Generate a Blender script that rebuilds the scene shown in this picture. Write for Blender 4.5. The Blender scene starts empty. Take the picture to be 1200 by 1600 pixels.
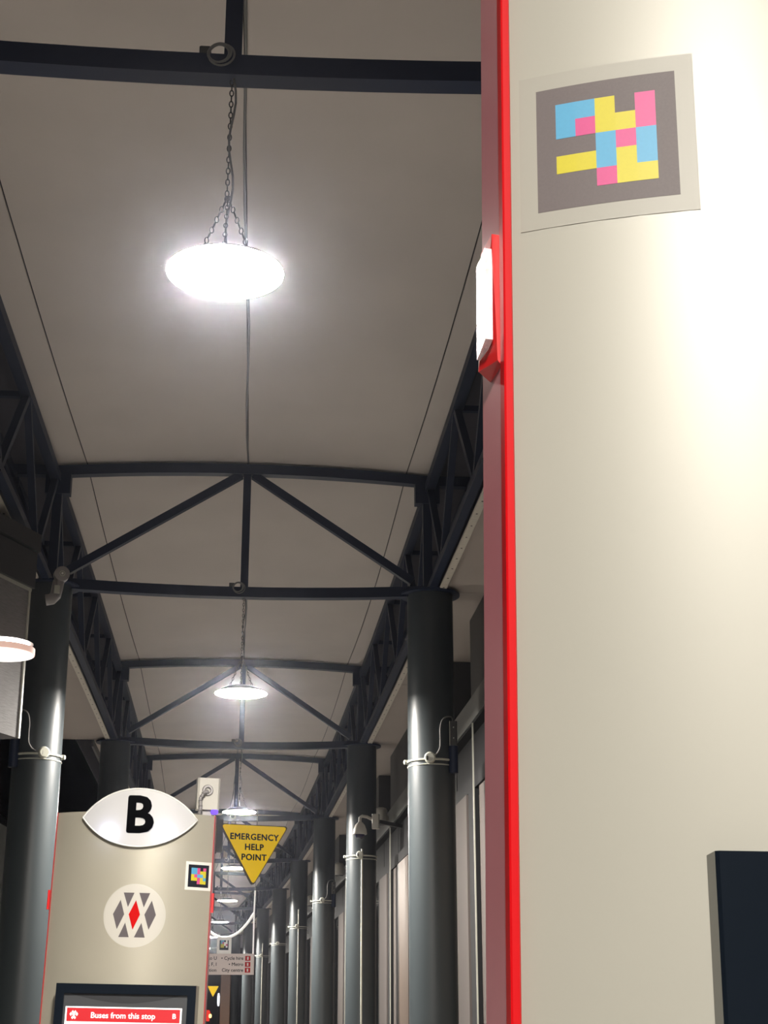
import bpy, math, random
from mathutils import Vector, Matrix
random.seed(4)
SC = bpy.context.scene
COL = SC.collection
PI = math.pi

# ------------------------------------------------------------------ camera
EYE = 1.6
cd = bpy.data.cameras.new('camera'); cam = bpy.data.objects.new('camera', cd); COL.objects.link(cam)
cam.location = (0, 0, EYE)
cam.rotation_euler = (PI / 2 + 0.32367, 0, 0)
cd.sensor_fit = 'VERTICAL'; cd.sensor_height = 24.0; cd.lens = 24.0 * 2387.5 / 1600.0
cd.clip_start = 0.05; cd.clip_end = 400
SC.camera = cam
# ------------------------------------------------------------------ world, exposure
w = bpy.data.worlds.new('night'); SC.world = w; w.use_nodes = True
bg = w.node_tree.nodes['Background']; bg.inputs[0].default_value = (0.75, 0.85, 1.0, 1); bg.inputs[1].default_value = 0.012
vs_ = w.node_tree.nodes.new('ShaderNodeVolumeScatter'); vs_.inputs['Density'].default_value = 0.00055; vs_.inputs['Color'].default_value = (0.80, 0.84, 1.0, 1); vs_.inputs['Anisotropy'].default_value = 0.96
w.node_tree.links.new(vs_.outputs[0], w.node_tree.nodes['World Output'].inputs['Volume'])   # thin scatter added to imitate lens bloom around the lamps
SC.view_settings.view_transform = 'Standard'; SC.view_settings.look = 'None'
SC.view_settings.gamma = 1.0; SC.view_settings.use_curve_mapping = False
SC.view_settings.exposure = 0.0
LAMP = 1300.0
LAMP_COL = (1.0, 0.94, 0.86)
try:
    SC.cycles.sample_clamp_indirect = 6.0
    SC.cycles.max_bounces = 6
except Exception:
    pass

# ------------------------------------------------------------------ path of the canopy (a gentle arc)
X0, HA, HK, D0, S, H = -0.2485, -0.06845, -0.00124, 14.239, 8.5266, 3.992
HOFF = EYE
def head(s): return HA + HK * s
def P(s, off, z):
    h = head(s)
    x = X0 - (math.cos(h) - math.cos(HA)) / HK
    y = (math.sin(h) - math.sin(HA)) / HK
    return Vector((x + off * math.cos(h), y - off * math.sin(h), z + HOFF))
def node_s(i): return D0 + S * i

# ------------------------------------------------------------------ materials
MATS = {}
def mat(name, col, rough=0.5, metal=0.0, emit=None, es=0.0, noise=0.0, nscale=8.0, bump=0.0, coat=0.0, stretch=None, spec=None):
    if name in MATS: return MATS[name]
    m = bpy.data.materials.new(name); m.use_nodes = True
    nt = m.node_tree; b = nt.nodes['Principled BSDF']
    b.inputs['Base Color'].default_value = (*col, 1); b.inputs['Roughness'].default_value = rough
    b.inputs['Metallic'].default_value = metal
    if coat: b.inputs['Coat Weight'].default_value = coat; b.inputs['Coat Roughness'].default_value = 0.08
    if spec is not None: b.inputs['Specular IOR Level'].default_value = spec
    if emit: b.inputs['Emission Color'].default_value = (*emit, 1); b.inputs['Emission Strength'].default_value = es
    tc = nt.nodes.new('ShaderNodeTexCoord'); mp = nt.nodes.new('ShaderNodeMapping')
    nt.links.new(tc.outputs['Object'], mp.inputs[0])
    if stretch: mp.inputs['Scale'].default_value = stretch
    n = nt.nodes.new('ShaderNodeTexNoise'); n.inputs['Scale'].default_value = nscale; n.inputs['Detail'].default_value = 5
    nt.links.new(mp.outputs[0], n.inputs[0])
    if noise:
        mx = nt.nodes.new('ShaderNodeMix'); mx.data_type = 'RGBA'
        mx.inputs['A'].default_value = (*[c * (1 - noise) for c in col], 1)
        mx.inputs['B'].default_value = (*[min(1, c * (1 + noise)) for c in col], 1)
        nt.links.new(n.outputs[0], mx.inputs['Factor']); nt.links.new(mx.outputs['Result'], b.inputs['Base Color'])
    if bump:
        bp = nt.nodes.new('ShaderNodeBump'); bp.inputs['Strength'].default_value = bump; bp.inputs['Distance'].default_value = 0.01
        nt.links.new(n.outputs[0], bp.inputs['Height']); nt.links.new(bp.outputs[0], b.inputs['Normal'])
    MATS[name] = m
    return m
STEEL = mat('navy steel paint', (0.009, 0.016, 0.040), 0.5, noise=0.12, nscale=3, spec=0.3)
COLPAINT = mat('column grey paint', (0.038, 0.046, 0.050), 0.40, noise=0.08, nscale=2, spec=0.4)
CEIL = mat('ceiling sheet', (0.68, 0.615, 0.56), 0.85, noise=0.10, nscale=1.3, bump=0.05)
SEAM = mat('dark seam', (0.035, 0.030, 0.028), 0.8)
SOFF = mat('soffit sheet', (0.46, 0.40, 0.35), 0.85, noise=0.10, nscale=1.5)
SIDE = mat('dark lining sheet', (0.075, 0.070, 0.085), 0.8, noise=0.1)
TRAY = mat('galvanised tray', (0.72, 0.66, 0.56), 0.5, noise=0.15, nscale=20)
FLOOR = mat('concrete paving', (0.155, 0.15, 0.145), 0.8, noise=0.2, nscale=2)
PAINTED = mat('satin cream panel', (0.325, 0.316, 0.272), 0.42, metal=0.10, noise=0.03, nscale=4)
TOTEMB = mat('satin champagne panel', (0.36, 0.335, 0.27), 0.38, metal=0.25, noise=0.05, nscale=4)
RED = mat('bright red trim', (0.52, 0.002, 0.005), 0.35)
REDG = mat('dark red side with painted sheen', (0.60, 0.22, 0.25), 0.30, coat=0.5)  # pink base stands in for the ceiling's grazing reflection on dark red
REDM = mat('red plastic', (0.62, 0.02, 0.02), 0.3)
BLACK = mat('black glass bezel', (0.006, 0.009, 0.014), 0.15)
BLACKM = mat('matt black', (0.012, 0.013, 0.016), 0.5)
DKGREY = mat('dark grey metal', (0.045, 0.044, 0.044), 0.45, metal=0.2)
SCREEN = mat('grey screen glass', (0.05, 0.052, 0.056), 0.3)
WHITE = mat('white enamel', (0.72, 0.70, 0.66), 0.35)
STKW = mat('sticker off white', (0.30, 0.29, 0.25), 0.5)
STKW2 = mat('sticker white', (0.62, 0.60, 0.55), 0.5)
STKB = mat('sticker dark print', (0.105, 0.086, 0.086), 0.6, noise=0.12, nscale=400)
CYAN = mat('cyan print', (0.060, 0.28, 0.46), 0.5, noise=0.05, nscale=300)
MAG = mat('magenta print', (0.48, 0.045, 0.18), 0.5, noise=0.05, nscale=300)
YEL = mat('yellow print', (0.47, 0.41, 0.006), 0.5, noise=0.05, nscale=300)
TRIY = mat('sign yellow', (0.95, 0.64, 0.002), 0.6, spec=0.15)
INK = mat('black ink', (0.008, 0.009, 0.015), 0.9, spec=0.1)
LOGOG = mat('emblem grey', (0.100, 0.088, 0.092), 0.9, spec=0.1)
LOGOR = mat('emblem red', (0.42, 0.004, 0.004), 0.9, spec=0.1)
LOGOW = mat('emblem disc pale grey', (0.44, 0.42, 0.37), 0.45)
PINK = mat('pinkish beige panel', (0.085, 0.073, 0.068), 0.75, noise=0.06, spec=0.2)
FACDK = mat('facade dark panel', (0.016, 0.016, 0.017), 0.75, noise=0.15, spec=0.15)
BROWN = mat('dark brown panel', (0.085, 0.060, 0.045), 0.5, noise=0.15)
GREYB = mat('light grey beam', (0.16, 0.16, 0.15), 0.45, noise=0.1)
ALU = mat('brushed aluminium', (0.20, 0.19, 0.19), 0.65, metal=0.0, spec=0.15, noise=0.35, nscale=10, stretch=(1, 1, 12), bump=0.25)
CABLE = mat('grey cable', (0.16, 0.155, 0.15), 0.5)
CHAINM = mat('dark chain', (0.06, 0.055, 0.05), 0.5, metal=0.5)
CREAMP = mat('cream plastic', (0.46, 0.44, 0.39), 0.5)
STRAP = mat('pale strap', (0.42, 0.42, 0.36), 0.4)
DOME = mat('dark dome', (0.02, 0.018, 0.05), 0.08)
LENS = mat('clear reflector', (0.85, 0.78, 0.79), 0.25, noise=0.2, nscale=120, bump=0.5, coat=1.0)
WOODP = mat('orange brown post', (0.085, 0.036, 0.014), 0.6, noise=0.2)
GREYC = mat('conduit grey', (0.28, 0.265, 0.26), 0.45, metal=0.4)
DISC = mat('lamp disc', (0.8, 0.8, 0.8), 0.5, emit=LAMP_COL, es=LAMP)
BODY = mat('lamp body', (0.10, 0.10, 0.10), 0.5)
BANNER = mat('screen red banner', (0.30, 0.006, 0.01), 0.4, emit=(0.9, 0.02, 0.03), es=0.42)
SCRW = mat('screen white', (0.8, 0.8, 0.8), 0.4, emit=(1, 0.95, 0.9), es=0.55)

def emis(name, col, s):
    m = bpy.data.materials.new(name); m.use_nodes = True; nt = m.node_tree; nt.nodes.clear()
    o = nt.nodes.new('ShaderNodeOutputMaterial'); e = nt.nodes.new('ShaderNodeEmission')
    e.inputs[0].default_value = (*col, 1); e.inputs[1].default_value = s
    nt.links.new(e.outputs[0], o.inputs[0]); return m
def glassmat():
    m = bpy.data.materials.new('tinted glass'); m.use_nodes = True; nt = m.node_tree; nt.nodes.clear()
    o = nt.nodes.new('ShaderNodeOutputMaterial'); t = nt.nodes.new('ShaderNodeBsdfTransparent'); g = nt.nodes.new('ShaderNodeBsdfGlossy')
    t.inputs[0].default_value = (0.42, 0.42, 0.42, 1); g.inputs['Roughness'].default_value = 0.05
    f = nt.nodes.new('ShaderNodeFresnel'); f.inputs[0].default_value = 1.5; mx = nt.nodes.new('ShaderNodeMixShader')
    nt.links.new(f.outputs[0], mx.inputs[0]); nt.links.new(t.outputs[0], mx.inputs[1]); nt.links.new(g.outputs[0], mx.inputs[2])
    nt.links.new(mx.outputs[0], o.inputs[0]); return m
GLASS = glassmat()

# ------------------------------------------------------------------ mesh builder
class MB:
    def __init__(s): s.v = []; s.f = []
    def add(s, vs, fs):
        n = len(s.v); s.v += [tuple(v) for v in vs]; s.f += [tuple(i + n for i in f) for f in fs]; return s
    def hexa(s, p8):
        return s.add(p8, [(0, 3, 2, 1), (4, 5, 6, 7), (0, 1, 5, 4), (1, 2, 6, 5), (2, 3, 7, 6), (3, 0, 4, 7)])
    def box(s, a, b):
        (x0, y0, z0), (x1, y1, z1) = a, b
        return s.hexa([(x0, y0, z0), (x1, y0, z0), (x1, y1, z0), (x0, y1, z0), (x0, y0, z1), (x1, y0, z1), (x1, y1, z1), (x0, y1, z1)])
    def cham(s, a, b, c=0.004):
        "box with chamfered vertical edges"
        (x0, y0, z0), (x1, y1, z1) = a, b
        poly = [(x0 + c, y0), (x1 - c, y0), (x1, y0 + c), (x1, y1 - c), (x1 - c, y1), (x0 + c, y1), (x0, y1 - c), (x0, y0 + c)]
        return s.prism([Vector((x, y, z0)) for x, y in poly], Vector((0, 0, z1 - z0)))
    def beam(s, p, q, wd, ht, up=(0, 0, 1)):
        p, q = Vector(p), Vector(q); d = (q - p).normalized(); u = Vector(up)
        if abs(d.dot(u)) > 0.99: u = Vector((0, 1, 0))
        r = d.cross(u).normalized() * wd / 2; u = r.cross(d).normalized() * ht / 2
        return s.hexa([p - r - u, p + r - u, p + r + u, p - r + u, q - r - u, q + r - u, q + r + u, q - r + u])
    def tube(s, pts, r, n=8, caps=True):
        pts = [Vector(p) for p in pts]; rings = []; prev = None
        for i, p in enumerate(pts):
            d = (pts[min(i + 1, len(pts) - 1)] - pts[max(i - 1, 0)]).normalized()
            if prev is None:
                a = Vector((0, 0, 1)) if abs(d.z) < 0.9 else Vector((1, 0, 0)); prev = d.cross(a).normalized()
            prev = (prev - d * prev.dot(d)).normalized(); e = d.cross(prev); rr = r[i] if isinstance(r, (list, tuple)) else r
            rings.append([p + prev * rr * math.cos(2 * PI * k / n) + e * rr * math.sin(2 * PI * k / n) for k in range(n)])
        vs = [v for g in rings for v in g]; fs = []
        for i in range(len(pts) - 1):
            for k in range(n): fs.append((i * n + k, i * n + (k + 1) % n, (i + 1) * n + (k + 1) % n, (i + 1) * n + k))
        if caps: fs.append(tuple(range(n - 1, -1, -1))); fs.append(tuple(range((len(pts) - 1) * n, len(pts) * n)))
        return s.add(vs, fs)
    def torus(s, c, R, r, ax=(0, 0, 1), sx=1.0, nu=16, nv=6, up=None):
        c = Vector(c); ax = Vector(ax).normalized(); a = Vector(up) if up else (Vector((0, 0, 1)) if abs(ax.z) < 0.9 else Vector((1, 0, 0)))
        e = a.cross(ax).normalized(); g = ax.cross(e).normalized()
        vs = []; fs = []
        for i in range(nu):
            t = 2 * PI * i / nu; d = e * math.cos(t) + g * math.sin(t); cc = c + e * R * math.cos(t) + g * R * sx * math.sin(t)
            for j in range(nv):
                u = 2 * PI * j / nv; vs.append(cc + d * r * math.cos(u) + ax * r * math.sin(u))
        for i in range(nu):
            for j in range(nv): fs.append((i * nv + j, ((i + 1) % nu) * nv + j, ((i + 1) % nu) * nv + (j + 1) % nv, i * nv + (j + 1) % nv))
        return s.add(vs, fs)
    def prism(s, poly, d):
        n = len(poly); d = Vector(d); vs = [Vector(p) for p in poly] + [Vector(p) + d for p in poly]
        fs = [tuple(range(n - 1, -1, -1)), tuple(range(n, 2 * n))] + [(i, (i + 1) % n, n + (i + 1) % n, n + i) for i in range(n)]
        return s.add(vs, fs)
    def grid(s, fn, us, vs_, th):
        "solid sheet: fn(u,v)->Vector ; th = thickness vector"
        th = Vector(th); nu, nv = len(us), len(vs_)
        A = [fn(u, v) for u in us for v in vs_]; B = [p + th for p in A]; n = nu * nv; fs = []
        for i in range(nu - 1):
            for j in range(nv - 1):
                q = (i * nv + j, (i + 1) * nv + j, (i + 1) * nv + j + 1, i * nv + j + 1)
                fs.append(q); fs.append(tuple(n + k for k in reversed(q)))
        rim = [i * nv for i in range(nu)] + [(nu - 1) * nv + j for j in range(1, nv)] + [i * nv + nv - 1 for i in range(nu - 2, -1, -1)] + [j for j in range(nv - 2, 0, -1)]
        for k in range(len(rim)):
            a, b = rim[k], rim[(k + 1) % len(rim)]; fs.append((a, n + a, n + b, b))
        return s.add(A + B, fs)
    def build(s, name, m, parent=None, smooth=False, **pr):
        me = bpy.data.meshes.new(name); me.from_pydata(s.v, [], s.f); me.update()
        import bmesh
        bm = bmesh.new(); bm.from_mesh(me); bmesh.ops.recalc_face_normals(bm, faces=bm.faces); bm.to_mesh(me); bm.free()
        me.materials.append(m)
        if smooth:
            for p in me.polygons: p.use_smooth = True
            try: me.set_sharp_from_angle(angle=math.radians(40))
            except Exception: pass
        o = bpy.data.objects.new(name, me); COL.objects.link(o)
        if parent: o.parent = parent
        for k, v in pr.items(): o[k] = v
        return o
def empty(name, loc=(0, 0, 0), rot=(0, 0, 0), **pr):
    o = bpy.data.objects.new(name, None); COL.objects.link(o); o.location = loc; o.rotation_euler = rot
    o.empty_display_size = 0.2
    for k, v in pr.items(): o[k] = v
    return o
def kids(o): return [c for c in ALLKIDS.get(o.name, [])] if False else [c for c in COL.objects if c.parent == o]
def copy_tree(o, parent=None):
    c = o.copy(); COL.objects.link(c); c.parent = parent
    for ch in kids(o): copy_tree(ch, c)
    return c
ORD = ['first', 'second', 'third', 'fourth', 'fifth', 'sixth', 'seventh', 'eighth', 'ninth', 'tenth']
def text_part(name, body, size, m, parent, loc, rot=(PI / 2, 0, 0), bold=0.0, align='CENTER', depth=0.0015, sx=1.0, sp=1.0):
    c = bpy.data.curves.new(name, 'FONT'); c.body = body; c.size = size; c.align_x = align; c.align_y = 'CENTER'
    c.extrude = depth; c.resolution_u = 3; c.space_character = sp
    t = bpy.data.objects.new(name, c); COL.objects.link(t)
    dg = bpy.context.evaluated_depsgraph_get(); me = bpy.data.meshes.new_from_object(t.evaluated_get(dg))
    bpy.data.objects.remove(t)
    if bold:
        vs = [v.co.copy() for v in me.vertices]; fs = [tuple(p.vertices) for p in me.polygons]; mb = MB()
        for dx, dy in ((-1, 0), (1, 0), (0, 0.8), (0, -0.8), (0.7, 0.6), (-0.7, -0.6), (0.7, -0.6), (-0.7, 0.6)):
            mb.add([v + Vector((dx * bold, dy * bold, 0)) for v in vs], fs)
        me = bpy.data.meshes.new(name); me.from_pydata(mb.v, [], mb.f)
    me.materials.clear(); me.materials.append(m)
    o = bpy.data.objects.new(name, me); COL.objects.link(o); o.parent = parent; o.location = loc; o.rotation_euler = rot; o.scale = (sx, 1, 1)
    return o

NB0, NB1 = -2, 7          # canopy bays (from node NB0 to node NB1)
# ================================================================== SETTING
fl = MB().grid(lambda u, v: Vector((u, v, 0)), [-30, 30], [-25, 110], (0, 0, -0.05)).build('floor', FLOOR, kind='structure')
ceil = empty('ceiling', kind='structure')
TOPZ, RISE, SAG = 5.27, 0.07, 0.11
def ceil_pt(s, off):
    t = ((s - D0) / S) % 1.0
    return P(s, off, TOPZ - RISE * (off / 1.8) ** 2 - SAG * 4 * t * (1 - t))
G = 0.006
for i in range(NB0 - 1, NB1):
    s0, s1 = node_s(i), node_s(i + 1)
    ss = [s0 + 1e-4 + (S - 2e-4) * k / 10 for k in range(11)]
    for a, b in ((-1.86, -1.57), (-1.57, 0), (0, 1.58), (1.58, 1.82)):
        n = 2 if abs(b - a) < 1 else 6
        offs = [a + G + (b - a - 2 * G) * k / n for k in range(n + 1)]
        MB().grid(lambda u, v: ceil_pt(u, v), ss, offs, (0, 0, 0.012)).build('ceiling_panel', CEIL, ceil)
    MB().grid(lambda u, v: ceil_pt(u, v) + Vector((0, 0, 0.03)), ss, [-1.9, 0, 1.9], (0, 0, 0.01)).build('joint_backing', SEAM, ceil)
    # closed lining beside the girders and the outer soffits
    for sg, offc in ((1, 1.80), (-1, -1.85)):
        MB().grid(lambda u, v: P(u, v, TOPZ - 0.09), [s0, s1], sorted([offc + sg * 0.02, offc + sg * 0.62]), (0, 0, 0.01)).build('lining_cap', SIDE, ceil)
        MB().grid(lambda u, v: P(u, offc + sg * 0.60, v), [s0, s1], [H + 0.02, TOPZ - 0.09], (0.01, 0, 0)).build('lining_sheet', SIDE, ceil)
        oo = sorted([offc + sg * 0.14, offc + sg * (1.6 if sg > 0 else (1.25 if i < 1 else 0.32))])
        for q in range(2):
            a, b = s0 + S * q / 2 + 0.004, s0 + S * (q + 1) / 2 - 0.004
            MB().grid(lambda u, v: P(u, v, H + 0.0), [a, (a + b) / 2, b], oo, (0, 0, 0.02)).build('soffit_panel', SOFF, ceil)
    a = -1.85 - (1.25 if i < 1 else 0.32)
    MB().grid(lambda u, v: P(u, a, v), [s0, s1], [H - 0.10, H + 0.3], (-0.03, 0, 0)).build('eaves_fascia', DKGREY, ceil)

# right facade
wall = empty('wall_right', kind='structure')
for i in range(-1, NB1):
    n0 = node_s(i)
    FO = 2.30
    def pl(s0, s1, z0, z1, name, m, off=FO, th=0.05):
        return MB().hexa([P(s0, off, z0), P(s1, off, z0), P(s1, off + th, z0), P(s0, off + th, z0), P(s0, off, z1), P(s1, off, z1), P(s1, off + th, z1), P(s0, off + th, z1)]).build(name, m, wall)
    g0 = 0
    pl(n0 + 0.9, n0 + 0.9 + S, 2.87, 3.12, 'beam', GREYB, FO, 0.30)
    pl(n0 + 0.9, n0 + 0.9 + S, 2.845, 2.868, 'beam_lip', FACDK, FO + 0.01, 0.28)
    pl(n0 + 2.95, n0 + S + 1.05, 3.13, 3.985, 'upper_wall_panel', DKGREY, FO + 0.04, 0.5)
    pl(n0 + 1.0, n0 + 3.0, 3.13, 3.985, 'recess_panel', DKGREY, FO + 0.75, 0.05)
    pl(n0 + 0.45, n0 + 0.45 + S, 2.22, 2.36, 'transom', FACDK, FO + 0.02, 0.12)
    for q in range(4):
        a = n0 + 0.5 + q * S / 4
        pl(a + 0.03, a + S / 4 - 0.03, 2.37, 2.84, 'transom_panel', FACDK, FO + 0.10, 0.02)
    if i >= 0:
        pl(n0 + 1.25, n0 + 2.45, -EYE, 2.215, 'cladding_panel', PINK, FO, 0.06)
        pl(n0 + 0.78, n0 + 1.16, -EYE, 2.215, 'side_panel', FACDK, FO + 0.01, 0.05)
        pl(n0 + 0.68, n0 + 0.69, -EYE, 2.845, 'white_post', STRAP, FO - 0.012, 0.015)
        pl(n0 - 0.1, n0 + 0.62, -EYE, 2.215, 'panel', PINK, FO + 0.04, 0.04)
        pl(n0 - 1.5, n0 - 0.14, -EYE, 2.215, 'brown_panel', BROWN, FO + 0.02, 0.04)
    k = 0
    for q in range(3):
        a = n0 + 2.5 + q * 1.5
        pl(a + 0.07, a + 1.45, -EYE, 2.215, 'glass_pane', GLASS, FO + 0.05, 0.01)
        pl(a, a + 0.06, -EYE, 2.215, 'mullion', PINK if q == 2 else FACDK, FO, 0.10)
wl = empty('backdrop', (-16, 50, 0), label='added plain building wall across the road, left behind the columns', category='backdrop')  # wall added to lift the black background behind the left columns
MB().box((-0.2, -36, 0), (0.1, 40, 9.5)).build('wall', mat('outer render wall', (0.45, 0.47, 0.45), 0.9, noise=0.15, nscale=0.6), wl)
MB().box((-0.25, -36, 9.5), (0.25, 40, 9.75)).build('parapet', FACDK, wl)
wb = empty('wall_back', kind='structure')
MB().grid(lambda u, v: P(u, 6.5, v), [0, 20, 40, 60, 80], [-EYE, 4.0], (0.1, 0, 0)).build('interior_wall', mat('interior wall', (0.10, 0.075, 0.06), 0.8), wb)
MB().grid(lambda u, v: P(u, v, 3.9), [0, 20, 40, 60, 80], [2.9, 6.5], (0, 0, 0.05)).build('interior_ceiling', mat('interior ceiling', (0.2, 0.18, 0.16), 0.8), wb)
MB().box((-26, 96, 0), (12, 97, 6.0)).build('far_building', mat('far dark wall', (0.02, 0.02, 0.022), 0.9, noise=0.3), wb)

# ================================================================== STEEL
# roof truss, local frame: x across (right), y along, z above ground
def make_truss():
    t = empty('roof_truss')
    zt, zb = TOPZ - 0.075 + HOFF, H + HOFF
    def arc(z0, dz, n=12, wd=0.10, ht=0.10, a=-1.85, b=1.80):
        m = MB(); pts = [Vector((a + (b - a) * k / n, 0, z0 + dz * (((a + (b - a) * k / n) / 1.8) ** 2))) for k in range(n + 1)]
        vs = []
        for p in pts:
            vs += [p + Vector((0, -wd / 2, -ht / 2)), p + Vector((0, wd / 2, -ht / 2)), p + Vector((0, wd / 2, ht / 2)), p + Vector((0, -wd / 2, ht / 2))]
        fs = [(0, 1, 2, 3), tuple(4 * n + j for j in (3, 2, 1, 0))]
        for k in range(n):
            for j in range(4): fs.append((4 * k + j, 4 * k + (j + 1) % 4, 4 * k + 4 + (j + 1) % 4, 4 * k + 4 + j))
        return m.add(vs, fs)
    arc(zt, -RISE).build('top_chord', STEEL, t)
    arc(zb - 0.055, 0.055).build('bottom_chord', STEEL, t)
    MB().beam((0, 0, zb - 0.02), (0, 0, zt - 0.04), 0.075, 0.075).build('post', STEEL, t)
    MB().beam((-0.06, 0, zt - 0.05), (-1.68, 0, zb + 0.13), 0.07, 0.075).build('diagonal', STEEL, t)
    MB().beam((0.06, 0, zt - 0.05), (1.63, 0, zb + 0.10), 0.07, 0.075).build('diagonal', STEEL, t)
    for sg, c in ((1, 1.80), (-1, -1.85)):
        MB().box((c - 0.14 if sg > 0 else c - 0.10, -0.06, zt - RISE - 0.24), (c + 0.10 if sg > 0 else c + 0.14, 0.06, zt - RISE - 0.03)).build('end_plate', STEEL, t)
        MB().beam((c, 0, zt - RISE), (c + sg * 0.42, 0, zt - RISE), 0.10, 0.10).build('stub', STEEL, t)
        MB().beam((c - sg * 0.02, 0, zb - 0.03), (c - sg * 0.02, 0, zt - RISE - 0.2), 0.085, 0.085).build('end_post', STEEL, t)
    return t
def place(o, i, off=0.0):
    p = P(node_s(i), off, -EYE); o.location = p; o.rotation_euler = (0, 0, -head(node_s(i)))
truss0 = make_truss()
for n, i in enumerate(range(-1, 8)):
    t = truss0 if n == 0 else copy_tree(truss0)
    place(t, i)
    t['category'] = 'roof truss'; t['group'] = 'roof trusses across the walkway canopy'
    t['label'] = ['navy steel roof truss nearest overhead, crossing the picture top',
                  'navy steel roof truss just behind the biggest lamp, with bold diagonals'][n] if n < 2 else \
                 'navy steel roof truss, %s in the row counted from the camera' % ORD[n]

# longitudinal girders: local frame of node i, spans to node i+1
def make_girder(sg):
    c = 1.80 if sg > 0 else -1.85
    t = empty('lattice_girder')
    zb, zt = H + HOFF, TOPZ - 0.23 + HOFF
    L = S; e = HK * S   # small turn of the next node
    def LP(s, off, z):  # local coordinates along the arc
        a = HK * s
        x = -(math.cos(a) - 1) / HK + off * math.cos(a); y = math.sin(a) / HK - off * math.sin(a)
        return Vector((x, y, z))
    def run(off, z, wd, ht, name, m, n=4, a=0.06, b=None):
        b = b if b is not None else L - 0.06
        mb = MB()
        for k in range(n):
            mb.beam(LP(a + (b - a) * k / n, off, z), LP(a + (b - a) * (k + 1) / n, off, z), wd, ht)
        return mb.build(name, m, t)
    run(c, zb, 0.07, 0.07, 'bottom_chord', STEEL)
    run(c, zt, 0.09, 0.09, 'inner_top_chord', STEEL)
    run(c + sg * 0.42, zt, 0.09, 0.09, 'outer_top_chord', STEEL)
    tr = run(c + sg * 0.10, zb - 0.025, 0.065, 0.02, 'perforated_tray', TRAY)
    mb = MB()
    for k in range(26):
        p = LP(0.3 + k * (L - 0.6) / 25, c + sg * 0.10, zb - 0.037); mb.tube([p, p + Vector((0, 0, 0.004))], 0.009, 6)
    h = mb.build('tray_holes', SEAM, tr); h['kind'] = 'stuff'
    N = 4
    for k in range(N):
        a, b, mid = L * k / N, L * (k + 1) / N, L * (k + 0.5) / N
        a = max(a, 0.08); b = min(b, L - 0.08)
        MB().beam(LP(a, c, zt), LP(mid, c, zb), 0.06, 0.06).build('web_bar', STEEL, t)
        MB().beam(LP(mid, c, zb), LP(b, c, zt), 0.06, 0.06).build('web_bar', STEEL, t)
        MB().beam(LP(a, c + sg * 0.42, zt), LP(mid, c, zb), 0.05, 0.05).build('web_bar', STEEL, t)
        MB().beam(LP(mid, c, zb), LP(b, c + sg * 0.42, zt), 0.05, 0.05).build('web_bar', STEEL, t)
        if k: MB().beam(LP(a, c, zt), LP(a, c + sg * 0.42, zt), 0.05, 0.05).build('cross_bar', STEEL, t)
    return t
for sg, nm, lst in ((1, 'right', range(-1, 7)), (-1, 'left', range(-1, 7))):
    g0 = make_girder(sg)
    for n, i in enumerate(lst):
        g = g0 if n == 0 else copy_tree(g0)
        place(g, i)
        g['category'] = 'girder'; g['group'] = 'lattice girders along the %s column row' % nm
        g['label'] = 'navy lattice girder along the %s column row, %s bay from the camera' % (nm, ORD[n])

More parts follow.
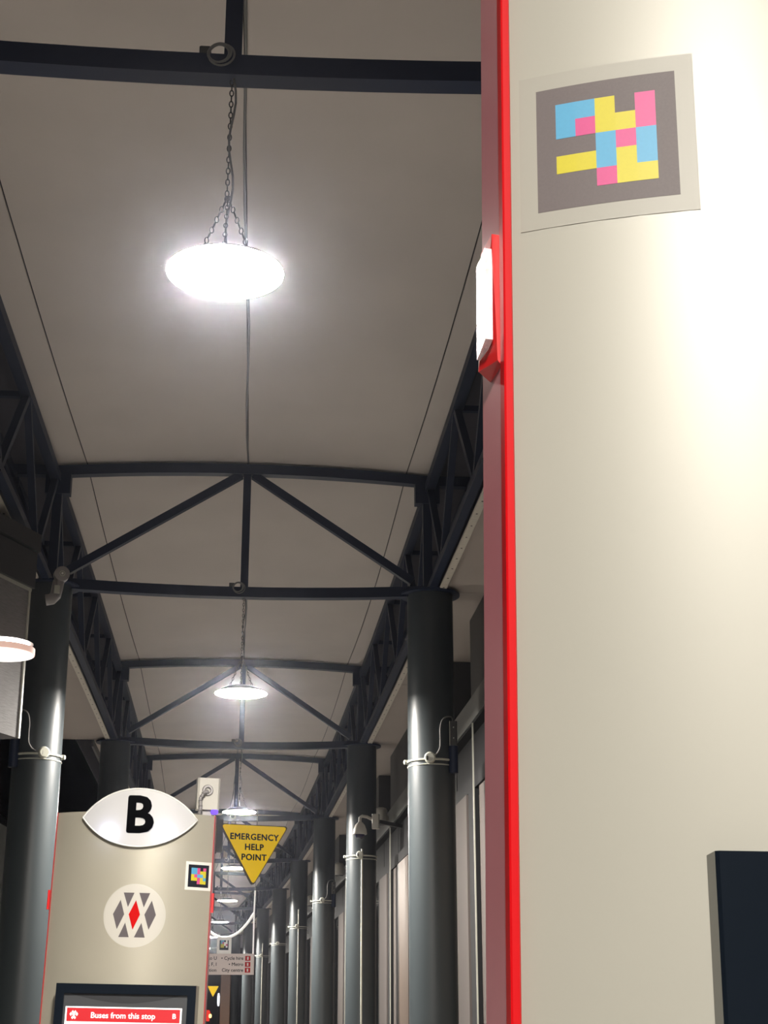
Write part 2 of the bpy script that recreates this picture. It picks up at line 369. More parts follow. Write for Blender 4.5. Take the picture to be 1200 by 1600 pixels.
# columns
CR = 0.221
def make_column(sg, box, conduit):
    t = empty('steel_column')
    top = H + HOFF - 0.045
    MB().tube([(0, 0, 0), (0, 0, 0.02), (0, 0, top - 0.3), (0, 0, top)], CR, 40).build('shaft', COLPAINT, t, smooth=True)
    MB().tube([(0, 0, top), (0, 0, top + 0.018)], 0.29, 32).build('cap_plate', STEEL, t)
    zs = 3.93
    fx = -sg
    ring = MB().torus((0, 0, zs), CR + 0.008, 0.011, nu=40, nv=8); ring.torus((0, 0, zs - 0.045), CR + 0.003, 0.006, nu=40, nv=6)
    st = ring.build('strap', STRAP, t, smooth=True)
    # round clamp disc on the face towards the lamps
    a = math.radians(-100 if sg > 0 else -68); d = Vector((math.cos(a), math.sin(a), 0)); 
    c = d * (CR + 0.022) + Vector((0, 0, zs + 0.01))
    dd = MB().tube([c - d * 0.03, c + d * 0.012, c + d * 0.020], [0.052, 0.052, 0.040], 20); dd.build('clamp_disc', STRAP, st)
    k = c + d * 0.021 + Vector((-0.022 * 1, 0, 0)); MB().box(k - Vector((0.007, 0.006, 0.025)), k + Vector((0.007, 0.006, 0.012))).build('clamp_slot', BLACKM, st)
    a2 = math.radians(-178 if sg > 0 else -4); e = Vector((math.cos(a2), math.sin(a2), 0)); k = e * (CR + 0.022) + Vector((0, 0, zs))
    MB().tube([k - e * 0.02, k + e * 0.012, k + e * 0.02], [0.022, 0.022, 0.012], 12).build('strap_bolt', STRAP, st, smooth=True)
    if box:
        bx = MB(); x = sg * 0.185
        bx.cham((x - 0.035, -0.21, zs + 0.13), (x + 0.035, -0.12, zs + 0.36), 0.008)
        b = bx.build('junction_box', DKGREY, t)
        for q in (0.2, 0.3): MB().tube([(x, -0.212, zs + q), (x, -0.218, zs + q)], 0.006, 8).build('screw', STRAP, b)
        MB().box((x - 0.036 * 1 - 0.003, -0.214, zs + 0.13), (x - 0.036 + 0.003, -0.208, zs + 0.36)).build('edge_strip', STRAP, b)
        pts = []
        ctl = [(0.185, 0.36), (0.175, 0.40), (0.120, 0.395), (0.075, 0.36), (0.055, 0.28), (0.055, 0.18), (0.050, 0.10), (0.02, 0.045), (-0.02, 0.02)]
        for q in range(25):
            u = q / 24 * (len(ctl) - 1.001); j = int(u); f_ = u - j
            def cp(k): return ctl[max(0, min(len(ctl) - 1, k))]
            xz = [0.5 * ((2 * cp(j)[d]) + (cp(j + 1)[d] - cp(j - 1)[d]) * f_ + (2 * cp(j - 1)[d] - 5 * cp(j)[d] + 4 * cp(j + 1)[d] - cp(j + 2)[d]) * f_ ** 2 + (-cp(j - 1)[d] + 3 * cp(j)[d] - 3 * cp(j + 1)[d] + cp(j + 2)[d]) * f_ ** 3) for d in (0, 1)]
            xx = sg * xz[0]
            pts.append((xx, -math.sqrt(max(0.0, (CR + 0.02) ** 2 - xx * xx)) - 0.010, zs + xz[1]))
        MB().tube(pts, 0.007, 6).build('cable', CABLE, t, smooth=True)
        dx = MB(); dx.tube([(x, -0.165, zs + 0.13), (x, -0.165, zs - 0.12)], 0.045, 12); dx.build('gland_boot', STEEL, t, smooth=True)
    if conduit:
        a = math.radians(-92); px, py = (CR + 0.016) * math.cos(a), (CR + 0.016) * math.sin(a)
        MB().tube([(px, py, 0), (px, py, EYE + (2.42 if conduit == 2 else 2.75))], 0.014, 10).build('conduit', STRAP, t, smooth=True)
    return t
for n, i in enumerate(range(0, 8)):
    t = make_column(1, i in (0, 2), {1: 2, 3: 1, 5: 1}.get(i, 0)); place(t, i, 1.80)
    t['category'] = 'column'; t['group'] = 'round columns of the right row'
    t['label'] = 'round dark steel column in the right row, %s from the camera' % ORD[n] + (', beside the tall red-edged panel' if n == 0 else '')
for n, i in enumerate((0, 1, 2, 3)):
    t = make_column(-1, i == 0, False); place(t, i, -1.85)
    t['category'] = 'column'; t['group'] = 'round columns of the left row'
    t['label'] = ['round dark steel column at the left picture edge with clamp', 'round dark steel column rising just behind the stop letter sign',
                  'round dark steel column of the left row, third, behind the stop letter sign', 'round dark steel column of the left row, fourth, mostly hidden'][n]

# hanging lamps
def links(mb, p, q, L=0.036):
    p, q = Vector(p), Vector(q); d = (q - p); n = max(2, int(d.length / (L * 0.74))); d = d.normalized()
    a = d.cross(Vector((0, 1, 0.01))).normalized(); b = d.cross(a)
    for k in range(n):
        c = p + (q - p) * ((k + 0.5) / n); ax = a if k % 2 else b
        mb.torus(c, L * 0.22, 0.0027, ax=ax, sx=2.0, nu=10, nv=4, up=None if abs(d.z) > 0.8 else d)
def make_lamp():
    t = empty('hanging_lamp')
    zb = H + HOFF - 0.055; zd = zb - 1.036 + 0.055; hub = zb - 0.62; R = 0.242
    MB().tube([(0, 0, zd + 0.07), (0, 0, zd + 0.06), (0, 0, zd + 0.022), (0, 0, zd + 0.0035)], [0.10, 0.14, R - 0.02, R + 0.001], 40).build('housing', BODY, t, smooth=True)
    MB().tube([(0, 0, zd), (0, 0, zd + 0.003)], R, 48).build('lamp_disc', DISC, t)
    m = MB(); links(m, (0, 0, zb - 0.045), (-0.004, 0, hub)); m.build('chain', CHAINM, t)
    for a in (200, 268, 340):
        a = math.radians(a); m = MB(); links(m, (0, 0, hub), (0.11 * math.cos(a), 0.11 * math.sin(a), zd + 0.068)); m.build('chain', CHAINM, t)
    pts = [(0.008 + 0.012 * math.sin(k * 0.9), -0.015, zb - 0.05 - k * (zb - zd - 0.14) / 14) for k in range(15)]
    MB().tube(pts, 0.0055, 6).build('power_cable', CABLE, t, smooth=True)
    mb = MB()
    for r, dx, dz in ((0.050, 0, 0), (0.056, 0.008, -0.01), (0.046, -0.006, -0.004)):
        mb.torus((-0.055 + dx, -0.065, zb + 0.045 + dz), r, 0.005, ax=(0.12, 1, 0), sx=0.95, nu=24)
    mb.build('cable_coil', CABLE, t, smooth=True)
    MB().cham((-0.145, -0.045, zb + 0.05), (-0.095, 0.01, zb + 0.09), 0.006).build('coupling_box', DKGREY, t)
    return t
lamp0 = make_lamp()
names = ['round white lamp disc shining nearest, biggest in the picture', 'round white hanging lamp under the second truss, above the yellow sign row',
         'round white hanging lamp just above the yellow triangle sign', 'round white lamp partly hidden by the yellow triangle sign',
         'small round lamp below the triangle sign, fifth in the row', 'small round lamp, sixth in the row, left of the white hanger tip',
         'tiny round lamp, seventh, beside the white curved hanger', 'tiny round lamp, farthest, left of the square code tab']
first = True
for n, i in enumerate(range(-1, 7)):
    t = lamp0 if first else copy_tree(lamp0); first = False
    place(t, i); t['category'] = 'lamp'; t['group'] = 'round lamps hanging in a row under the canopy'; t['label'] = names[n]
for n, i in enumerate((-2, -3)):
    t = copy_tree(lamp0); place(t, i); t['category'] = 'lamp'; t['group'] = 'round lamps of the row that hang behind the viewpoint'
    t['label'] = 'round hanging lamp of the same row, %s behind the viewpoint' % ('first' if n == 0 else 'second')
# conduit that runs under the middle joint
mb = MB()
for i in range(-3, 7):
    pts = [ceil_pt(node_s(i) + 0.05 + (S - 0.1) * k / 10, 0.012 * math.sin(k * 1.3)) + Vector((0, 0, -0.012)) for k in range(11)]
    mb.tube(pts, 0.009, 6)
o = mb.build('ceiling_cable', CABLE, None, smooth=True)
o['label'] = 'thin grey cable running along the middle joint of the ceiling'; o['category'] = 'cable'

# ================================================================== TOTEMS
R_, HW = 0.86, 0.4875
A_E = math.asin(HW / R_); U_E = A_E * R_; SAGI = R_ * (1 - math.cos(A_E))
def fp(u, z, out=0.0):   # local point on the curved front face (out = proud of it)
    a = u / R_; return Vector(((R_ + out) * math.sin(a), R_ - (R_ + out) * math.cos(a), z))
def fsheet(u0, u1, z0, z1, out, th, name, m, parent, n=8, **pr):
    us = [u0 + (u1 - u0) * k / n for k in range(n + 1)]
    mb = MB(); A = []; n1 = n + 1
    for o_ in (out, out + th):
        for z in (z0, z1): A += [fp(u, z, o_) for u in us]
    fs = []
    for k in range(n):
        fs += [(k, k + 1, n1 + k + 1, n1 + k), (2 * n1 + k, 3 * n1 + k, 3 * n1 + k + 1, 2 * n1 + k + 1), (k, 2 * n1 + k, 2 * n1 + k + 1, k + 1), (n1 + k, n1 + k + 1, 3 * n1 + k + 1, 3 * n1 + k)]
    fs += [(0, n1, 3 * n1, 2 * n1), (n, 2 * n1 + n, 3 * n1 + n, n1 + n)]
    return mb.add(A, fs).build(name, m, parent, smooth=True, **pr)
def code_sticker(parent, uc, zc, size, grid_, dark, paper=None):
    s = fsheet(uc - size / 2, uc + size / 2, zc - size / 2, zc + size / 2, 0.0001, 0.0004, 'code_sticker', paper or STKW, parent, label='square sticker with a coloured block code')
    q = size * 0.397
    fsheet(uc - q, uc + q, zc - q, zc + q, 0.00055, 0.0002, 'dark_field', dark, s)
    cell = 2 * q / 7
    cm = {'c': CYAN, 'm': MAG, 'y': YEL}
    for r, row in enumerate(grid_):
        for c, ch in enumerate(row):
            if ch in cm:
                u = uc + (c - 2.5) * cell; z = zc + (2.5 - r) * cell
                fsheet(u, u + cell, z - cell, z, 0.0008, 0.0002, 'code_block', cm[ch], s, n=1)
    return s
def make_totem(loc, rz, lean, m_face, top, T=0.075, tw=0.009, tm=RED):
    t = empty('stop_totem', loc, (0, lean, rz))
    n = 24; a = [-U_E + 2 * U_E * k / n for k in range(n + 1)]
    front = [fp(u, 0) for u in a]
    back = [Vector((p.x, 2 * SAGI + T - p.y, 0)) for p in reversed(front)]
    MB().prism([p + Vector((0, 0, 0.0)) for p in front] + back, (0, 0, top)).build('body', m_face, t, smooth=True)
    for sg in (-1, 1):
        x = sg * HW
        MB().cham((min(x, x + sg * tw), SAGI - 0.012, 0), (max(x, x + sg * tw), SAGI + 0.004, top), 0.0015).build('edge_trim', tm, t)
        MB().cham((min(x, x + sg * 0.007), SAGI + 0.0045, 0), (max(x, x + sg * 0.007), SAGI + T, top), 0.001).build('side_band', REDG, t)
    return t
# near totem
TN = make_totem((0.592, 1.256, 0), 0.197, 0.016, PAINTED, 2.9)
TN['label'] = 'tall cream totem panel close by on the right with red edge'; TN['category'] = 'totem'
GN = ['ccy.m', 'cmyym', '..cmc', 'yycyc', '..myy']
code_sticker(TN, -U_E + 0.013 + 0.085, EYE + 0.802, 0.171, GN, STKB)
# latch on the left edge
lt = MB(); xe = -HW - 0.007
lt.prism([Vector((xe, SAGI + 0.004, EYE + 0.578)), Vector((xe, SAGI + 0.045, EYE + 0.578)), Vector((xe - 0.018, SAGI + 0.045, EYE + 0.600)), Vector((xe - 0.018, SAGI + 0.012, EYE + 0.600))], (0, 0, 0))
lt = MB().hexa([(xe - 0.004, SAGI + 0.004, EYE + 0.585), (xe, SAGI + 0.004, EYE + 0.580), (xe, SAGI + 0.045, EYE + 0.580), (xe - 0.012, SAGI + 0.045, EYE + 0.590),
                (xe - 0.009, SAGI + 0.004, EYE + 0.718), (xe, SAGI + 0.004, EYE + 0.718), (xe, SAGI + 0.045, EYE + 0.718), (xe - 0.009, SAGI + 0.045, EYE + 0.718)])
L1 = lt.build('edge_latch', REDM, TN)
MB().prism([Vector((xe - 0.008, SAGI + 0.006, EYE + 0.607)), Vector((xe - 0.008, SAGI + 0.040, EYE + 0.600)), Vector((xe - 0.008, SAGI + 0.040, EYE + 0.700)), Vector((xe - 0.008, SAGI + 0.006, EYE + 0.703))],
           (-0.007, 0, 0)).build('reflector', LENS, L1, label='clear reflector on the red latch')
# screen case on near totem (kept flat, square to the walkway)
bz = MB().cham((-0.357, -0.031, 0.55), (0.33, 0.14, EYE + 0.125), 0.003)
bo = bz.build('screen_case', BLACK, TN, label='black screen case')
bo.rotation_euler = (0, 0, -0.197)
# distant totem
TB = make_totem((-1.602, 9.5, 0), 0.0, 0.020, TOTEMB, 1.245 + EYE, tw=0.006, tm=mat('dull red trim', (0.32, 0.02, 0.02), 0.5))
TB['label'] = 'champagne stop totem lettered B with round emblem'; TB['category'] = 'totem'
code_sticker(TB, 0.432, EYE + 0.873, 0.170, ['ccm.m', 'ccmyy', 'ymccy', 'yymyc', '..myy'], INK, STKW2)
def curved_lens(top, bot, hw, xc, out0, out1, name, m, parent, n=28, **pr):
    A = []; xs = [-hw + 2 * hw * (0.5 - 0.5 * math.cos(PI * k / n)) for k in range(n + 1)]
    for o_ in (out0, out1):
        for fn in (bot, top): A += [fp(R_ * math.asin((xc + x) / R_), fn(x), o_) for x in xs]
    n1 = n + 1; fs = []
    for k in range(n):
        fs += [(k, k + 1, n1 + k + 1, n1 + k), (2 * n1 + k, 3 * n1 + k, 3 * n1 + k + 1, 2 * n1 + k + 1), (k, 2 * n1 + k, 2 * n1 + k + 1, k + 1), (n1 + k, n1 + k + 1, 3 * n1 + k + 1, 3 * n1 + k)]
    return MB().add(A, fs).build(name, m, parent, smooth=True, **pr)
# eye shaped sign at the top
def lens(hw, hh, n=20):
    R = (hw * hw + hh * hh) / (2 * hh); th = math.asin(hw / R); pts = []
    for k in range(n + 1):
        a = -th + 2 * th * k / n; pts.append((R * math.sin(a), R * math.cos(a) - (R - hh)))
    for k in range(1, n):
        a = th - 2 * th * k / n; pts.append((R * math.sin(a), -(R * math.cos(a) - (R - hh))))
    return pts
ez, ex = EYE + 1.206, 0.040
EYEW = mat('lit sign acrylic', (0.40, 0.39, 0.375), 0.5, emit=(0.9, 0.92, 1.0), es=0.12)
eR = (0.335 ** 2 + 0.170 ** 2) / (2 * 0.170)
def eye_h(x): return math.sqrt(max(0, eR * eR - x * x)) - (eR - 0.170)
ey = curved_lens(lambda x: ez + eye_h(x), lambda x: ez - eye_h(x), 0.335, ex, -0.01, 0.026, 'eye_sign', EYEW, TB, label='white eye-shaped lit sign bearing the letter B')
rim = lens(0.341, 0.175); rm = MB(); rm.tube([fp(R_ * math.asin((ex + x) / R_), ez + z, 0.024) for x, z in rim + rim[:1]], 0.005, 6, caps=False); rm.build('rim', WHITE, ey)
text_part('letter', 'B', 0.310, INK, ey, (ex + 0.006, -0.0275, ez + 0.006), bold=0.011)
for q, x in enumerate((-0.185, 0.175)):
    g = bpy.data.lights.new('sign led', 'POINT'); g.energy = 0.5; g.color = (0.62, 0.68, 1.0); g.shadow_soft_size = 0.012
    go = bpy.data.objects.new('sign_led', g); COL.objects.link(go); go.parent = TB; go.location = (ex + x, -0.052 + (0.022 if q else 0), ez - 0.098)
# emblem
ec = (0.052, EYE + 0.625); er = 0.186
def pz(pts, out, th, name, m, parent):   # polygon in (x,z) laid on the curved face
    A = []
    for o_ in (out, out + th): A += [fp(R_ * math.asin(max(-0.99, min(0.99, x / R_))), z, o_) for x, z in pts]
    n = len(pts)
    return MB().add(A, [tuple(range(n)), tuple(range(2 * n - 1, n - 1, -1))] + [(i, (i + 1) % n, n + (i + 1) % n, n + i) for i in range(n)]).build(name, m, parent)
e0 = curved_lens(lambda x: ec[1] + math.sqrt(max(0, er * er - x * x)), lambda x: ec[1] - math.sqrt(max(0, er * er - x * x)), er, ec[0], 0.0005, 0.0015, 'emblem', LOGOW, TB)
k_ = er / 193.0
def lg(pts, m): pz([(ec[0] + (x - 632) * k_, ec[1] - (y - 918) * k_) for x, y in pts], 0.0030, 0.0008, 'emblem_shape', m, e0)
lg([(558, 780), (625, 780), (590, 868)], LOGOG); lg([(655, 780), (722, 780), (688, 868)], LOGOG)
lg([(542, 825), (570, 912), (530, 1003), (500, 912)], LOGOG); lg([(735, 825), (765, 912), (726, 1003), (695, 912)], LOGOG)
lg([(638, 825), (668, 912), (628, 1005), (598, 912)], LOGOR)
lg([(580, 962), (608, 1050), (543, 1050)], LOGOG); lg([(680, 962), (706, 1050), (640, 1050)], LOGOG)
# screen
zt_ = EYE + 0.227
bzz = MB()
bzz.box((-0.415, -0.03, 0.9), (-0.365, 0.12, zt_)); bzz.box((0.365, -0.03, 0.9), (0.415, 0.12, zt_)); bzz.box((-0.365, -0.03, zt_ - 0.055), (0.365, 0.12, zt_)); bzz.box((-0.365, -0.03, 0.9), (0.365, 0.12, 0.95))
bzo = bzz.build('screen_case', BLACK, TB, label='black screen case')
bzo.location = (0.040, 0, 0)
sc = MB().box((-0.365, -0.012, 0.95), (0.365, 0.10, zt_ - 0.055)).build('screen', SCREEN, bzo)
pts = [Vector((-0.34 + 0.68 * k / 20, -0.0135, zt_ - 0.056 - 0.05 * math.sin(PI * k / 20))) for k in range(21)]
MB().prism(pts, (0, 0.0008, 0)).build('painted_shadow', BLACKM, bzo)  # black sheet painted in as the curved shadow at the screen top
MB().box((-0.352, -0.0155, 1.0), (0.336, -0.0125, EYE + 0.098)).build('timetable_page', SCRW, bzo)
MB().box((-0.342, -0.0170, EYE + 0.014), (0.326, -0.0160, EYE + 0.090)).build('banner', BANNER, bzo, label='red banner reading Buses from this stop')
text_part('banner_text', 'Buses from this stop', 0.046, SCRW, bzo, (-0.01, -0.0175, EYE + 0.049), bold=0.0008, depth=0.0004)
text_part('banner_text', 'B', 0.040, SCRW, bzo, (0.292, -0.0175, EYE + 0.051), bold=0.001, depth=0.0004)
for x, z, dw, dh in ((-0.022, 0.006, .008, .012), (0.022, 0.006, .008, .012), (-0.009, 0.02, .007, .010), (0.009, 0.02, .007, .010), (0, 0.003, .008, .015), (-0.009, -0.016, .007, .010), (0.009, -0.016, .007, .010)):
    cx, cz = -0.300 + x * 0.8, EYE + 0.049 + z * 0.9
    MB().prism([Vector((cx - dw, -0.0172, cz)), Vector((cx, -0.0172, cz - dh)), Vector((cx + dw, -0.0172, cz)), Vector((cx, -0.0172, cz + dh))], (0, 0.0004, 0)).build('banner_emblem_shape', SCRW, bzo)
for sg in (-1, 1):
    x = sg * (HW + 0.009)
    MB().cham((min(x, x + sg * 0.014), SAGI - 0.01, EYE + 0.66), (max(x, x + sg * 0.014), SAGI + 0.03, EYE + 0.775), 0.003).build('edge_latch', REDM, TB)

# small speaker box with flexible conduit standing behind the totem top
WB = empty('speaker_box', (-1.135, 9.88, EYE + 1.245 + 0.0), (0, 0.02, 0.25), label='small cream wall box with coiled flexible conduit atop the lettered totem', category='box')
MB().cham((-0.072, -0.045, 0.055), (0.072, 0.045, 0.255), 0.012).build('case', CREAMP, WB)
MB().box((-0.03, -0.02, -0.001), (0.03, 0.02, 0.056)).build('stem', GREYC, WB)
MB().torus((-0.008, -0.052, 0.175), 0.026, 0.010, ax=(0, 1, 0)).build('gland', GREYC, WB, smooth=True)
pts = [(-0.01, -0.06, 0.165), (-0.035, -0.075, 0.155), (-0.055, -0.07, 0.12), (-0.05, -0.065, 0.06), (-0.055, -0.06, 0.02), (-0.03, -0.05, 0.0)]
cb = MB().tube(pts, 0.011, 8)
for k in range(10):
    u = k / 9 * 4.999; j = int(u); a, b = Vector(pts[j]), Vector(pts[min(j + 1, 5)]); c = a.lerp(b, u - j); cb.torus(c, 0.0115, 0.004, ax=(b - a), nu=10, nv=4)
cb.build('flexible_conduit', GREYC, WB, smooth=True)
MB().tube([(0.045, -0.03, 0.028), (0.045, -0.03, 0.040), (0.045, -0.03, 0.056)], [0.018, 0.026, 0.022], 16).build('indicator', emis('violet indicator', (0.25, 0.12, 1.0), 1.2), WB, smooth=True, label='small violet indicator light')

# emergency triangle
def tri_sign(loc, rz, half, hgt, label, writing, post):
    t = empty('help_point_sign', loc, (0, 0.0, rz), label=label, category='sign')
    def rt(hw, h, r=0.13, n=6):
        C = [Vector((-hw, 0)), Vector((hw, 0)), Vector((0, -h))]; out = []
        for i in range(3):
            p, a, b = C[i], C[i - 1], C[(i + 1) % 3]; da = (a - p).normalized(); db = (b - p).normalized(); r_ = r * hw
            P0, P1 = p + da * r_, p + db * r_
            for k in range(n + 1):
                u = k / n; out.append((1 - u) ** 2 * P0 + 2 * u * (1 - u) * p + u * u * P1)
        return out
    q = MB().prism([Vector((v.x, 0, v.y)) for v in rt(half, hgt)], (0, 0.03, 0)).build('sign_edge', mat('dark yellow edge', (0.06, 0.04, 0.005), 0.5), t)
    s = 0.955
    MB().prism([Vector((v.x * s, -0.003, v.y * s - hgt * 0.015)) for v in rt(half, hgt)], (0, 0.004, 0)).build('sign_face', TRIY, t)
    if writing:
        for k, (b, dz) in enumerate((('EMERGENCY', -0.205), ('HELP', -0.37), ('POINT', -0.535))):
            text_part('lettering', b, hgt * 0.140, INK, t, (0, -0.0045, hgt * dz), bold=0.0022, depth=0.0006, sp=1.08)
    if post:
        MB().cham((-half - 0.05, 0.0, -0.22), (-half + 0.03, 0.05, 0.03), 0.004).build('bracket', DKGREY, t)
        MB().cham((-half - 0.10, -0.02, -0.22), (-half - 0.055, 0.06, 0.02), 0.004).build('light_strip', WHITE, t)
        MB().tube([(-half - 0.14, 0.03, -(loc[2])), (-half - 0.14, 0.03, 0.02)], 0.035, 16).build('pole', DKGREY, t, smooth=True)
    return t
tri_sign((-1.010, 12.08, EYE + 1.478), 0.40, 0.282, 0.47, 'yellow triangular EMERGENCY HELP POINT sign beside the lettered totem', True, True)
tri_sign((-6.62, 62, EYE + 1.42), 0.1, 0.225, 0.42, 'tiny yellow triangular sign in the far distance', False, True)

# direction sign in the distance
SG = empty('direction_sign', (-3.15, 30.0, EYE + 1.085), (0, 0, 0.06), label='pale hanging direction sign with black writing and red squares', category='sign')
SIGNM = mat('pale pink sign', (0.62, 0.52, 0.49), 0.5)
MB().cham((-0.95, 0, -0.195), (0.70, 0.06, 0.185), 0.01).build('panel', SIGNM, SG)
MB().box((-0.01, 0.0, 0.187), (0.26, 0.05, 0.48)).build('code_tab', WHITE, SG)
for nme, m, (a, b, c, d) in (('code_field', INK, (.04, .21, .25, .43)),):
    MB().box((a, -0.006, c), (b, -0.001, d)).build(nme, m, SG)
cm = {'c': CYAN, 'm': MAG, 'y': YEL, 'w': WHITE}
for r, row in enumerate(['cc.w', 'cmww', 'yywm', 'yy.w']):
    for c, ch in enumerate(row):
        if ch in cm: MB().box((0.062 + c * 0.032, -0.009, 0.395 - r * 0.034), (0.094 + c * 0.032, -0.0065, 0.429 - r * 0.034)).build('code_block', cm[ch], SG)
for z, t1, t2 in ((0.10, 'Stops P to U', '\u2022 Cycle hire'), (-0.01, 'Stops S, T, F, I', '\u2022 Metro'), (-0.115, 'Bus station', 'City centre')):
    text_part('lettering', t1, 0.088, INK, SG, (0.0, -0.004, z), bold=0.001, align='RIGHT')
    text_part('lettering', t2, 0.088, INK, SG, (0.50, -0.004, z), bold=0.001, align='RIGHT')
    MB().box((0.53, -0.004, z - 0.042), (0.63, -0.0005, z + 0.045)).build('red_square', LOGOR, SG)
    MB().box((0.565, -0.006, z - 0.025), (0.595, -0.0041, z + 0.028)).build('arrow_mark', SIGNM, SG)
HANG = mat('white hanger', (0.85, 0.83, 0.78), 0.4, emit=(1, 0.96, 0.9), es=0.35)  # hanger and rods are given a faint glow of their own
pts = []
for k in range(25):
    u = -1 + 2 * k / 24; pts.append((0.125 + 0.55 * u, 0.03, 0.475 + 0.04 * abs(u) + 0.42 * abs(u) ** 2.2 * (1 if abs(u) < 0.98 else 1.0)))
MB().tube(pts, 0.022, 8).build('curved_hanger', HANG, SG, smooth=True)
MB().tube([(0.675, 0.03, 0.185), (0.675, 0.03, 0.94), (0.685, 0.03, 1.35)], 0.014, 8).build('rod', HANG, SG, smooth=True)
MB().tube([(-0.425, 0.03, 0.185), (-0.425, 0.03, 0.94), (-0.435, 0.03, 1.35)], 0.014, 8).build('rod', HANG, SG, smooth=True)
MB().tube([(0.685, 0.03, 1.35), (0.69, 0.03, 2.88)], 0.008, 8).build('wire', CABLE, SG)
MB().tube([(-0.435, 0.03, 1.35), (-0.44, 0.03, 2.88)], 0.008, 8).build('wire', CABLE, SG)

# ================================================================== left housing and its lamp
HB = empty('display_housing', (-2.91, 12.1, EYE), (0, 0, -0.328), label='grey metal display housing hung at the left edge beside the round lamp', category='housing')
MB().cham((-0.55, -2.1, 2.16), (0, 0, 3.38), 0.012).build('aluminium_face', ALU, HB)
MB().cham((-0.60, -2.15, 3.40), (0.035, 0.035, 3.70), 0.012).build('hood', DKGREY, HB)
MB().cham((-0.62, -2.17, 3.715), (0.055, 0.05, 3.86), 0.012).build('hood_top', DKGREY, HB)
MB().box((-0.01, -2.1, 3.372), (0.012, 0.012, 3.398)).build('light_edge', STRAP, HB)
MB().box((-0.004, -0.014, 2.16), (0.010, 0.008, 3.37)).build('corner_strip', STRAP, HB)
for x in (-0.3,):
    MB().tube([(x, -0.4, 3.86), (x, -0.4, H - 0.06)], 0.02, 8).build('hanger', DKGREY, HB)
    MB().tube([(x, -1.7, 3.86), (x, -1.7, H - 0.06)], 0.02, 8).build('hanger', DKGREY, HB)
DL = empty('drum_lamp', (-2.885, 11.25, EYE + 2.64), (0, 0, 0), label='round drum lamp with pink rim glowing at the left edge', category='lamp')
MB().tube([(0, 0, 0), (0, 0, 0.003)], 0.243, 48).build('lamp_disc', mat('drum disc', (0.8, 0.8, 0.8), 0.5, emit=LAMP_COL, es=1.4), DL)
MB().tube([(0, 0, 0.004), (0, 0, 0.05), (0, 0, 0.055)], [0.25, 0.25, 0.23], 48).build('rim', mat('glowing rim', (0.6, 0.45, 0.4), 0.5, emit=(1.0, 0.62, 0.5), es=0.55), DL, smooth=True)
MB().tube([(0, 0, 0.086), (0, 0, 0.089)], 0.235, 40).build('light_shield', DKGREY, DL)  # plate added to keep the upper glow off the ceiling
MB().tube([(0, 0, 0.060), (0, 0, 0.084)], 0.20, 40).build('added_glow_disc', mat('added upper glow', (0.8, 0.8, 0.8), 0.5, emit=LAMP_COL, es=45), DL)  # emitter added to brighten the housing face above the lamp
MB().beam((0, 0, 0.105), (-0.32, 0.02, 0.105), 0.03, 0.03).build('arm', DKGREY, DL)
# pipe coupling by the left column head
PC = empty('pipe_coupling', (-2.80, 12.75, EYE + 3.70), (0, 0, 0.35), label='grey round pipe coupling with elbow at the left column head', category='fitting')
MB().tube([(0, -0.055, 0), (0, -0.05, 0), (0, 0.03, 0), (0, 0.04, 0)], [0.05, 0.066, 0.066, 0.05], 24).build('round_cap', GREYC, PC, smooth=True)
MB().torus((0, -0.056, 0), 0.022, 0.004, ax=(0, 1, 0)).build('ring_mark', STRAP, PC, smooth=True)
MB().tube([(0, -0.058, 0), (0, -0.066, 0)], 0.009, 10).build('screw', WHITE, PC)
MB().tube([(-0.02, 0, -0.06), (-0.03, -0.01, -0.13), (-0.04, -0.01, -0.19), (-0.07, -0.01, -0.225), (-0.12, 0, -0.235)], 0.05, 14).build('elbow', GREYC, PC, smooth=True)
MB().cham((-0.065, -0.075, -0.185), (-0.015, -0.045, -0.115), 0.004).build('label_plate', STRAP, PC)

# ================================================================== facade fittings
def facade_speaker(i, label):
    p = P(node_s(i) + 0.95, 2.18, 0); t = empty('wall_speaker', (p.x, p.y, EYE), (0, 0, -head(node_s(i))), label=label, category='speaker', group='cream speakers along the facade beam')
    z = 3.03
    MB().tube([(0, 0, z - 0.10), (0, 0, z - 0.09), (0, 0, z + 0.10), (0, 0, z + 0.135), (0, 0, z + 0.15)], [0.095, 0.103, 0.103, 0.085, 0.05], 24).build('case', CREAMP, t, smooth=True)
    MB().tube([(0, 0, z - 0.115), (0, 0, z - 0.101)], [0.085, 0.092], 24).build('grille', DKGREY, t, smooth=True)
    MB().beam((0.06, 0, z - 0.02), (0.20, 0.0, z - 0.02), 0.05, 0.07).build('bracket', CREAMP, t)
facade_speaker(1, 'cream cylinder speaker on the facade beam left of the nearest right column')
facade_speaker(2, 'cream cylinder speaker on the facade, second, between farther columns')
facade_speaker(3, 'cream cylinder speaker on the facade, farthest of three')
CC = empty('dome_camera', (-0.335, 21.6, EYE + 2.585), (0, 0, -0.1), label='cream dome security camera on a curved arm beside the facade beam', category='camera')
MB().tube([(0, 0, -0.075), (0, 0, -0.065), (0, 0, -0.01), (0, 0, 0.05), (0, 0, 0.085), (0, 0, 0.10)], [0.095, 0.10, 0.092, 0.07, 0.04, 0.02], 24).build('housing', CREAMP, CC, smooth=True)
MB().tube([(0, 0, -0.135), (0, 0, -0.125), (0, 0, -0.10), (0, 0, -0.076)], [0.02, 0.048, 0.066, 0.07], 24).build('dome', DOME, CC, smooth=True)
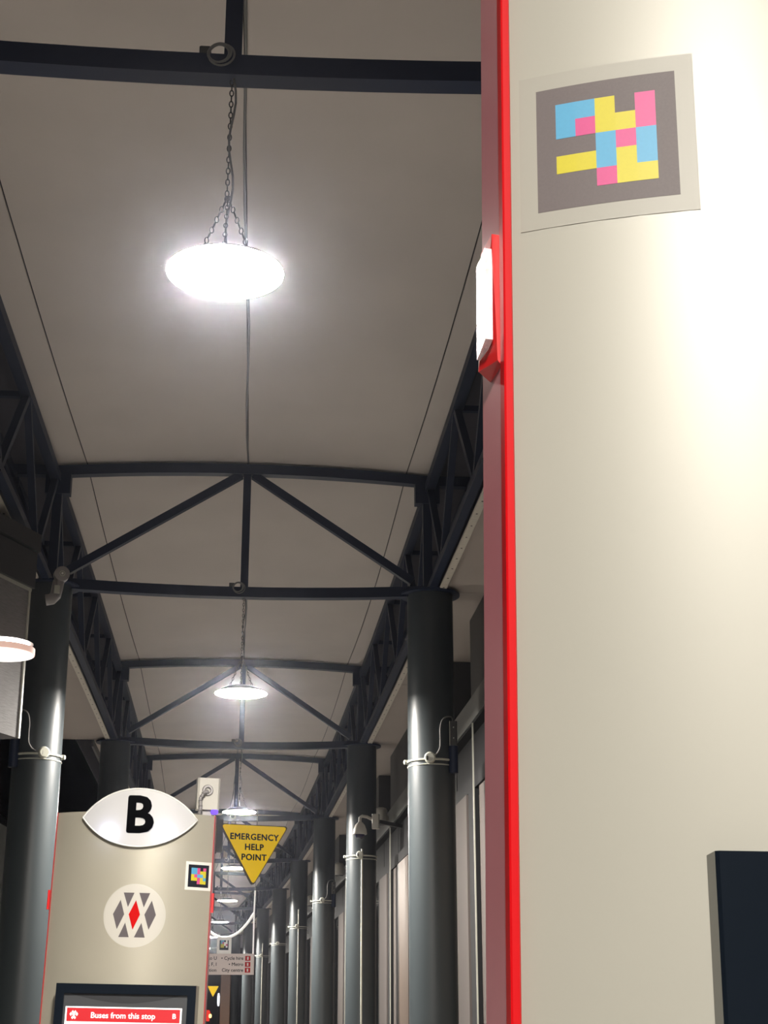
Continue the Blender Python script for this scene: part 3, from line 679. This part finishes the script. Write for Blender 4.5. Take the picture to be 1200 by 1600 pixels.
MB().tube([(0, 0, 0.09), (0, 0, 0.155), (0.03, 0, 0.178), (0.10, 0, 0.165), (0.19, 0.0, 0.12)], 0.022, 12).build('arm', CREAMP, CC, smooth=True)
MB().cham((0.17, -0.05, 0.0), (0.27, 0.06, 0.20), 0.01).build('mount_box', CREAMP, CC)
MB().beam((0.26, 0.03, 0.10), (0.52, 0.55, 0.10), 0.05, 0.05).build('mount_arm', DKGREY, CC)

# ================================================================== distance
PB = MB().cham((-0.22, -0.15, 0), (0.22, 0.15, 4.2), 0.02).build('brown_pillar', WOODP); PB.location = (-7.02, 71, 0)
PB['label'] = 'orange-brown square pillar in the far distance below the direction sign'; PB['category'] = 'pillar'
def light_post(x, y, z, r, m, label, nm='distant_light', w=1.0, h=1.0):
    t = empty(nm, (x, y, 0), label=label, category='lamp')
    MB().tube([(0, 0, 0), (0, 0, z)], 0.03, 8).build('pole', BLACKM, t)
    MB().tube([(0, 0, z), (0, 0, z + r * h * 0.5), (0, 0, z + r * h * 1.5), (0, 0, z + r * h * 2)], [r * 0.6 * w, r * w, r * w, r * 0.6 * w], 12).build('lamp_head', m, t, smooth=True)
    return t
light_post(-8.05, 78, EYE + 0.85, 0.06, emis('cold glint', (0.9, 0.95, 1.0), 1.6), 'narrow white light glinting under the tiny yellow sign', h=5)
light_post(-8.55, 78, EYE + 0.15, 0.13, emis('red lamp', (1, 0.04, 0.02), 0.8), 'small red light low in the far distance', h=2)
light_post(-8.32, 77, EYE + 0.30, 0.07, emis('amber lamp', (1, 0.62, 0.25), 2.5), 'small amber light low in the distance beside the red one', h=1.3)
light_post(-6.65, 80, EYE + 4.45, 0.11, emis('orange street lamp', (1, 0.5, 0.12), 2.0), 'orange street lamp seen far off right of the direction sign hanger', w=1.6, h=0.7)
il = empty('interior_light', tuple(P(node_s(0) + 2.0, 3.6, 0.30)), label='small warm light glowing behind the glass right of nearest column', category='lamp')
MB().tube([(0, 0, 0), (0, 0, 0.03)], 0.05, 12).build('lamp_disc', emis('warm interior lamp', (1, 0.75, 0.4), 6), il)
MB().tube([(0, 0, 0.03), (0, 0, 3.5)], 0.008, 6).build('cord', BLACKM, il)
